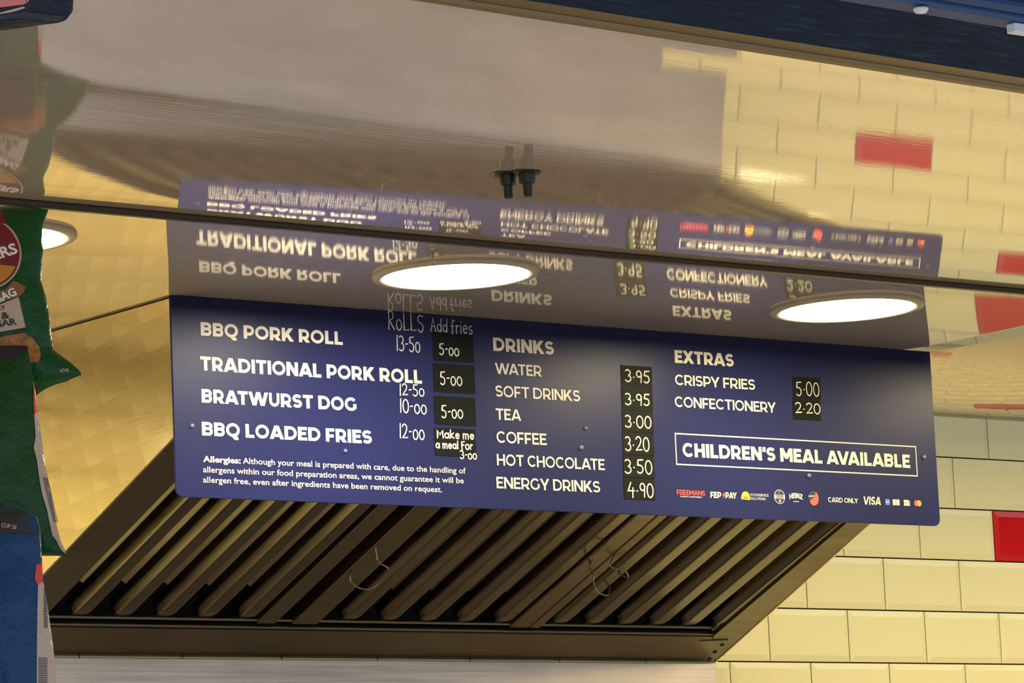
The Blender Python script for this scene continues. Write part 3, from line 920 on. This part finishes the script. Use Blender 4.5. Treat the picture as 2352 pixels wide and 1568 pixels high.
lg = flat('printed_logo', [disc(-0.6120, -0.2935, 0.0098, 0.0108, -10, 190), [(-0.6220, -0.2958), (-0.6030, -0.2965), (-0.6035, -0.2935), (-0.6220, -0.2930)]], M_PYEL, bt)
flat('logo_lettering', [disc(-0.6155, -0.2930, 0.0018, 0.0024), disc(-0.6118, -0.2928, 0.0018, 0.0024), disc(-0.6080, -0.2932, 0.0016, 0.0024)], M_PRED, lg, 0.0003)
print_caps('printed_logo', 'FOODSERVICE', -0.6007, -0.5615, -0.2899, 0.0043, M_PGREY, bt, 0.22)
print_caps('printed_logo', 'SOLUTIONS', -0.6011, -0.5684, -0.2960, 0.0043, M_PGREY, bt, 0.22)
lg = flat('printed_logo', [disc(-0.537, -0.289, 0.0122, 0.0122)], M_PGREY, bt)
flat('logo_inner', [disc(-0.537, -0.289, 0.0108, 0.0110)], M_PBLACK, lg, 0.0003)
flat('logo_inner', [[(-0.5485, -.2925), (-0.5255, -.2925), (-0.5255, -.2855), (-0.5485, -.2855)], [(-0.5385, -.2800), (-0.5355, -.2800), (-0.5370, -.2830)], disc(-0.537, -0.2962, .0022, .0024)], M_PGREY, lg, 0.0005)
l2 = print_caps('logo_lettering', 'STRONG', -0.5465, -0.5275, -0.2888, 0.0026, M_PBLACK, lg, 0.24, 0.0007)
l2 = print_caps('logo_lettering', 'ROOTS', -0.5445, -0.5295, -0.2921, 0.0026, M_PBLACK, lg, 0.24, 0.0007)
polys, W_ = caps_polys('HEINZ', 0.27)
kx = (-0.4856 + 0.5149) / W_
lg = flat('printed_logo', [[(-0.5149 + a * kx, -0.2925 + b * 0.0088 + 0.0022 * (1 - ((a * kx - .0147) / .0147) ** 2)) for a, b in q] for q in polys], M_PRINT, bt)
flat('logo_lettering', [[(-0.5065, -.2965), (-0.4940, -.2965), (-0.4940, -.2952), (-0.5065, -.2952)]], M_PGREY, lg)
lg = flat('printed_logo', [disc(-0.4610, -0.2885, 0.0108, 0.0118)], M_PBLACK, bt)
flat('logo_inner', [arc(-0.4605, -0.2890, 0.0110, 0.0125, 62, -150, 16) + [(-0.4680, -.2925), (-0.4600, -.2880), (-0.4570, -.2830)]], M_PRED, lg, 0.0003)
flat('logo_inner', [[(-0.4720, -.2868), (-0.4600, -.2862), (-0.4590, -.2845), (-0.4720, -.2850)]], M_PRINT, lg, 0.0005)
print_caps('printed_logo', 'CARD ONLY', -0.4280, -0.3599, -0.2944, 0.0083, M_PRINT, bt, 0.22)
print_caps('printed_logo', 'VISA', -0.3475, -0.3075, -0.2960, 0.0140, M_PRINT, bt, 0.26, slant=0.13)
lg = flat('printed_logo', [[(-0.2960, -.2950), (-0.2860, -.2950), (-0.2860, -.2850), (-0.2960, -.2850)]], M_PBLUE, bt)
flat('logo_inner', [[(-0.2950, -.2912), (-0.2870, -.2912), (-0.2870, -.2890), (-0.2950, -.2890)]], M_PGREY, lg, 0.0003)
lg = flat('printed_logo', [[(-0.2790, -.2950), (-0.2630, -.2950), (-0.2630, -.2850), (-0.2790, -.2850)]], M_PRINT, bt)
flat('logo_inner', [disc(-0.2710, -.2882, .0028, .0026), [(-0.2765, -.2935), (-0.2655, -.2935), (-0.2655, -.2920), (-0.2765, -.2920)]], M_PGREY, lg, 0.0003)
lg = flat('printed_logo', [[(-0.2530, -.2950), (-0.2390, -.2950), (-0.2390, -.2875), (-0.2425, -.2850), (-0.2530, -.2850)]], M_PRINT, bt)
flat('logo_inner', [[(-0.2530, -.2908), (-0.2390, -.2908), (-0.2390, -.2890), (-0.2530, -.2890)]], M_PORANGE, lg, 0.0003)
lg = flat('printed_logo', [disc(-0.2235, -.2900, .0052, .0052)], M_PRED, bt)
flat('logo_inner', [disc(-0.2172, -.2900, .0052, .0052)], M_PORANGE, lg, 0.0003)
# --- screws
for x, z, r in ((-1.705, -0.220, .0040), (-1.425, -0.247, .0036), (-0.958, -0.223, .0046), (-0.947, -0.191, .0034), (-0.468, -0.251, .0042), (-0.199, -0.209, .0044)):
    g = MB()
    g.lathe([(r, 0.0005), (r * .95, -0.0012), (r * .7, -0.0024), (r * .3, -0.0030), (0.0001, -0.0031)], (x, PY, z), 'y', 16)
    g.build('screw', M_SCREW, bt, smooth=True)

# ------------------------------------------------------------------ small fittings under the front ceiling
def peg(x, y, label):
    z = soffit_z(x, y)
    t = thing('black_peg', label, 'peg', (x, y, z), 'black pegs in the front ceiling')
    g = MB(); g.lathe([(0.0005, 0.0), (0.0150, 0.0), (0.0154, -0.0012), (0.0140, -0.0028), (0.0005, -0.003)], (x, y, z), seg=32); g.build('flange', M_BLACKP, t, smooth=False)
    g = MB(); g.lathe([(0.0088, -0.003), (0.0086, -0.0105), (0.0078, -0.0130), (0.0004, -0.0130)], (x, y, z), seg=24); g.build('collar', M_BLACKP, t)
    g = MB(); g.lathe([(0.0050, -0.012), (0.0050, -0.0255), (0.0042, -0.0270), (0.0004, -0.0270)], (x, y, z), seg=20); g.build('stem', M_BLACKP, t)
peg(-2.4783, -2.4480, 'black plastic peg in the front ceiling, left of the pair')
peg(-2.4717, -2.4725, 'black plastic peg in the front ceiling, right of the pair')
cz = rear_z(-1.6063, -1.146)
t = thing('hanging_chain', 'short wire chain hanging from the ceiling just behind the seam above the white lamp', 'chain', (-1.6063, -1.146, cz))
g = MB(); g.lathe([(0.0004, 0), (0.0030, 0), (0.0028, -0.003), (0.0004, -0.0036)], (-1.6063, -1.146, cz), seg=12); g.build('hook', M_WIRE, t)
for k in range(3):
    c = Vector((-1.6063, -1.146, cz - 0.0065 - 0.0052 * k))
    e = Vector((1, 0.0, 0)) if k % 2 else Vector((0.6, -0.8, 0))
    g = MB(); g.tube([c + e * (0.0017 * math.cos(a)) + Vector((0, 0, 0.0036 * math.sin(a))) for a in [2 * math.pi * j / 14 for j in range(14)]], 0.0005, 6, True); g.build('link', M_WIRE, t)

for x, d_, nm in ((-2.757, 0.204, 'dome'), (-2.656, 0.198, 'bar')):  # small white dome and bar below the rail
    y = front_y(x) - d_
    g = MB()
    if nm == 'dome':
        g.lathe([(0.0064, 0.0), (0.0062, -0.0016), (0.0045, -0.0040), (0.0003, -0.0050)], (x, y, ZF - 0.002), seg=24)
        tag(g.build('rail_dome', M_WHITE, smooth=True), 'white domed stud on the blue awning rail', 'stud')
    else:
        g.box((x, y - 0.008, ZF - 0.012), (x + 0.05, y + 0.002, ZF - 0.004))
        tag(g.build('rail_bar', M_WHITE, bevel=0.001), 'white plastic clip on the blue awning rail, at the right edge', 'clip')

# ------------------------------------------------------------------ crisp packets hanging in the hatch, each in its own upright plane
HN = Vector((math.sin(YAW), math.cos(YAW), 0))
C0 = Vector((CAM.x, CAM.y, CAM.z - ZO))
def on_plane(px, py, s):       # survey pixel -> point of the upright plane at distance s
    d = fw + rt2 * ((px - 1176) / FPX) - up2 * ((py - 784) / FPX)
    return C0 + d * (s / d.dot(HN))
def edge_at(tab, y):
    if y <= tab[0][0]:
        return tab[0][1]
    for (a, u), (b, v) in zip(tab, tab[1:]):
        if y <= b:
            return u + (v - u) * (y - a) / max(1e-6, b - a)
    return tab[-1][1]
class Bag:
    def __init__(self, L, R, s, T, top=None, seed=0):
        self.L, self.R, self.s, self.T, self.seed = L, R, s, T, seed
        self.y0, self.y1 = R[0][0], R[-1][0]
        self.top = top
    def depth(self, px, py):
        l, r = edge_at(self.L, py), edge_at(self.R, py)
        u = min(1, max(0, (px - l) / max(1, r - l)))
        v = min(1, max(0, (py - self.y0) / (self.y1 - self.y0)))
        b = max(0, math.sin(math.pi * u)) ** 0.55 * max(0, math.sin(math.pi * v)) ** 0.45
        k = self.seed
        cr = noise.noise(Vector((px * .018 + k, py * .012, k))) * 0.0035 + noise.noise(Vector((px * .05 + k, py * .02, 3 + k))) * 0.0014
        seal = max(0, 1 - min(v, 1 - v) / 0.10)
        cr += 0.0012 * seal * math.sin(px * 0.30 + k)
        return self.T * b + cr * (b ** 0.5)
    def pt(self, px, py, off=0.0):
        return on_plane(px, py, self.s) - HN * (self.depth(px, py) + off)
    def build(self, name, m, label, cat, group=None, nu=44, nv=60):
        mid = [on_plane((edge_at(self.L, y) + edge_at(self.R, y)) / 2, y, self.s) for y in (self.y0, self.y1)]
        t = thing(name, label, cat, tuple((mid[0] + mid[1]) / 2), group)
        g = MB()
        fr, bk = [], []
        for i in range(nv + 1):
            y = self.y0 + (self.y1 - self.y0) * i / nv
            l, r = edge_at(self.L, y), edge_at(self.R, y)
            a, b = [], []
            for j in range(nu + 1):
                x = l + (r - l) * j / nu
                a.append(self.pt(x, y))
                q = on_plane(x, y, self.s)
                u = j / nu
                b.append(q + HN * (0.0008 + self.depth(x, y) * 0.8))
            fr.append(a); bk.append(b)
        rings = [a + b[::-1] for a, b in zip(fr, bk)]
        g.loft(rings, True, True)
        self.obj = g.build('bag', m, t, smooth=True)
        self.t = t
        return t
    def decal(self, name, polys, m, parent=None, off=0.0006, div=14):
        g = MB()
        for poly in polys:
            # fan of thin quads following the bulge: cut the outline into horizontal slices
            ys = [q[1] for q in poly]
            ya, yb = min(ys), max(ys)
            def span(y):
                xs = []
                for i in range(len(poly)):
                    a, b = poly[i - 1], poly[i]
                    if (a[1] <= y < b[1]) or (b[1] <= y < a[1]):
                        xs.append(a[0] + (b[0] - a[0]) * (y - a[1]) / (b[1] - a[1]))
                return (min(xs), max(xs)) if len(xs) >= 2 else None
            n = max(1, min(div, int((yb - ya) / 3)))
            mcols = 3 if yb - ya < 2.5 else 10
            prev = None
            eps = (yb - ya) * 1e-4
            for i in range(n + 1):
                y = ya + eps + (yb - ya - 2 * eps) * i / n
                sp_ = span(y)
                if not sp_:
                    prev = None
                    continue
                row = [self.pt(sp_[0] + (sp_[1] - sp_[0]) * j / mcols, y, off) for j in range(mcols + 1)]
                if prev:
                    k = len(g.v)
                    g.v += prev + row
                    for j in range(mcols):
                        g.f.append([k + j, k + j + 1, k + mcols + 1 + j + 1, k + mcols + 1 + j]); g.m.append(0)
                prev = row
        return g.build(name, m, parent or self.t, smooth=True)
    def text(self, name, text, a, b, hgt, m, parent=None, bold=0.03, off=0.0011):
        polys, x0, x1 = font_polys(text, bold)
        g = MB()
        ax, ay = a; bx, by = b
        tx, ty = bx - ax, by - ay
        ln = math.hypot(tx, ty)
        for q in polys:
            pts = []
            for u, v in q:
                f = (u - x0) / (x1 - x0)
                px = ax + tx * f + ty / ln * v * hgt * 1.37
                py = ay + ty * f - tx / ln * v * hgt * 1.37
                pts.append(self.pt(px, py, off))
            g.poly(pts)
        return g.build(name, m, parent or self.t)

# green bag with the red roundel
b1 = Bag([(473, -170), (600, -215), (800, -210), (912, -150)],
         [(473, 114), (490, 108), (508, 101), (530, 97), (555, 96), (580, 100), (610, 97), (646, 95), (678, 105), (731, 114), (780, 119), (803, 122), (830, 160), (859, 192), (866, 172), (876, 152), (885, 118), (898, 96), (912, 78)], 4.62, 0.032, seed=1)
b1.build('crisp_packet', M_GREEN, 'green crisp packet with a red roundel and a BAG ribbon, hanging beside the half-hidden lamp', 'crisp packet', 'crisp packets in the hatch')
disc_ = lambda cx, cy, r, a0=0, a1=360: [(cx + r * math.cos(math.radians(a0 + (a1 - a0) * k / 40)), cy + r * math.sin(math.radians(a0 + (a1 - a0) * k / 40))) for k in range(40)]
ring = b1.decal('roundel', [disc_(-34, 591, 88)], M_PALE, off=0.0005, div=30)
b1.decal('roundel_field', [disc_(-34, 591, 84)], M_MAROON, ring, 0.0008, 30)
b1.decal('roundel_field', [[(x, y) for x, y in disc_(-34, 591, 80) if y > 620 - (x + 34) * 0.20] + [(44, 606), (-110, 640)]], M_GOLD, ring, 0.0010, 24)
b1.decal('roundel_field', [[(-40, 470), (8, 488), (22, 520), (-60, 528)]], M_MAROON, ring, 0.0009, 14)
b1.text('roundel_lettering', 'ERS', (-6, 607), (47, 586), 25, M_WHITE, ring, 0.035, 0.0013)
rb = b1.decal('ribbon', [[(-60, 722), (0, 708), (40, 690), (52, 676), (44, 654), (65, 665), (58, 680), (50, 688), (42, 694), (40, 684), (44, 662), (36, 652), (20, 674), (-60, 692)]], M_TAN, off=0.0009, div=24)
b1.text('ribbon_lettering', 'BAG', (3, 706), (46, 684), 19, M_WHITE, rb, 0.03, 0.0014)
pl = b1.decal('label_panel', [[(-80, 726), (0, 711), (49, 690), (64, 758), (0, 772), (-80, 786)]], M_PALE, off=0.0006, div=24)
b1.text('label_lettering', 'OSSLY', (-22, 727), (21, 718), 9, M_DGREEN, pl, 0.02, 0.0012)
b1.text('label_lettering', 'SALT &', (-52, 753), (30, 738), 15, M_DGREEN, pl, 0.03, 0.0012)
b1.text('label_lettering', 'VINEGAR', (-58, 772), (46, 752), 15, M_DGREEN, pl, 0.03, 0.0012)
b1.decal('label_stripe', [[(-80, 792), (0, 777), (64, 762), (65, 767), (0, 783), (-80, 799)]], M_DGREEN, off=0.0008, div=12)
b1.decal('crisp_picture', [[(-90, 806), (0, 785), (30, 776), (60, 771), (80, 782), (93, 800), (98, 820), (94, 836), (82, 840), (66, 836), (0, 842), (-90, 850)]], M_CHIP, off=0.0008, div=24)
b1.text('weight_mark', '45g', (141, 860), (160, 852), 8, M_PALE, None, 0.01, 0.0008)

# plain green bag in front of it, back seam showing
b2 = Bag([(793, -190), (1000, -210), (1276, -180)],
         [(793, 62), (812, 67), (843, 72), (880, 78), (906, 82), (952, 86), (1000, 93), (1030, 96), (1060, 103), (1096, 108), (1130, 114), (1171, 122), (1205, 126), (1218, 130), (1242, 139), (1262, 149), (1276, 154)], 4.56, 0.028, seed=2)
b2.build('crisp_packet', M_GREEN2, 'plain dark green crisp packet under the one with the roundel, its silver barcode edge showing', 'crisp packet', 'crisp packets in the hatch')
b2.decal('top_band', [[(-190, 795), (58, 794), (64, 806), (40, 818), (20, 826), (0, 830), (-40, 836), (-190, 838)]], M_PLUM, off=0.0009, div=16)
bs = b2.decal('back_edge', [[(79, 905), (82, 905), (87, 950), (95, 1000), (101, 1050), (110, 1096), (118, 1135), (124, 1171), (131, 1210), (140, 1242), (152, 1272), (140, 1262), (130, 1240), (122, 1232), (117, 1210), (110, 1172), (99, 1135), (93, 1100), (88, 1060), (80, 1030), (84, 1005), (80, 950)]], M_SILVER, off=0.0010, div=60)
b2.decal('red_flash', [[(78, 880), (82, 906), (87, 950), (81, 955), (78, 930)]], M_PRED, off=0.0012, div=10)
bars = []
for k in range(34):
    y = 1098 + k * 3.0
    xx = 100 + (y - 1098) * .232
    bars.append([(xx, y), (xx + 11, y), (xx + 11, y + 1.5), (xx, y + 1.5)])
b2.decal('barcode', bars, M_PBLACK, bs, 0.0015, 1)

# blue bag at the bottom left
b3 = Bag([(1160, -200), (1300, -215), (1700, -190)],
         [(1160, -10), (1166, 20), (1177, 56), (1186, 84), (1200, 89), (1222, 93), (1293, 97), (1336, 99), (1380, 108), (1420, 113), (1462, 119), (1500, 124), (1533, 129), (1568, 127), (1640, 120), (1700, 96)], 4.50, 0.028, seed=5)
b3.build('crisp_packet', M_BLUE, 'blue crisp packet with a dark top band, lowest at the left edge', 'crisp packet', 'crisp packets in the hatch')
tb = b3.decal('top_band', [[(-200, 1162), (0, 1166), (50, 1178), (82, 1188), (88, 1200), (90, 1231), (0, 1229), (-200, 1226)]], M_LBAND, off=0.0008, div=18)
b3.text('top_band_lettering', 'WORLD CUP 26', (-38, 1206), (41, 1218), 10, M_PALE, tb, 0.02, 0.0014)
bs = b3.decal('back_edge', [[(95, 1336), (99, 1336), (108, 1380), (113, 1420), (119, 1462), (124, 1500), (129, 1533), (127, 1568), (122, 1640), (88, 1640), (89, 1400), (89, 1345)]], M_SILVER, off=0.0008, div=40)
b3.decal('red_flash', [[(86, 1297), (97, 1293), (98, 1336), (89, 1345), (82, 1330)]], M_PRED, off=0.0010, div=12)
bars = [[(101 + k * .10, 1350 + k * 3.6), (109 + k * .10, 1350 + k * 3.6), (109 + k * .10, 1352 + k * 3.6), (101 + k * .10, 1352 + k * 3.6)] for k in range(26)]
b3.decal('barcode', bars, M_PBLACK, bs, 0.0013, 1)
bars = [[(92, 1512 + k * 4), (112, 1512 + k * 4), (112, 1513.7 + k * 4), (92, 1513.7 + k * 4)] for k in range(18)]
b3.decal('small_print', bars, M_PBLACK, bs, 0.0013, 1)

# dark packet hanging outside, top left
b4 = Bag([(-260, -210), (-60, -220), (20, -200), (74, -190)],
         [(-260, 150), (-120, 168), (0, 168), (26, 167), (34, 160), (43, 154), (51, 144), (53, 120), (56, 96), (60, 70), (65, 40), (70, 0), (74, -60)], 3.05, 0.022, seed=9)
b4.build('crisp_packet', M_NAVYF, 'dark navy crisp packet with a pink strip hanging at the top left corner', 'crisp packet', 'crisp packets in the hatch')
b4.decal('label_strip', [[(-180, 12), (0, 6), (66, -2), (66, 20), (0, 29), (-180, 44)]], M_PINK, off=0.0007, div=14)
b4.decal('label_strip', [[(-180, 50), (0, 40), (60, 25), (64, 28), (40, 36), (0, 43), (-180, 56)]], M_PALE, off=0.0007, div=10)
b4.decal('bottom_band', [[(-180, 60), (0, 46), (60, 35), (150, 38), (141, 53), (100, 54), (50, 63), (0, 69), (-180, 100)]], M_LBAND, off=0.0005, div=14)
b4.decal('label_strip', [[(67, -60), (72, -60), (72, 14), (68, 18)]], M_PALE, off=0.0007, div=10)
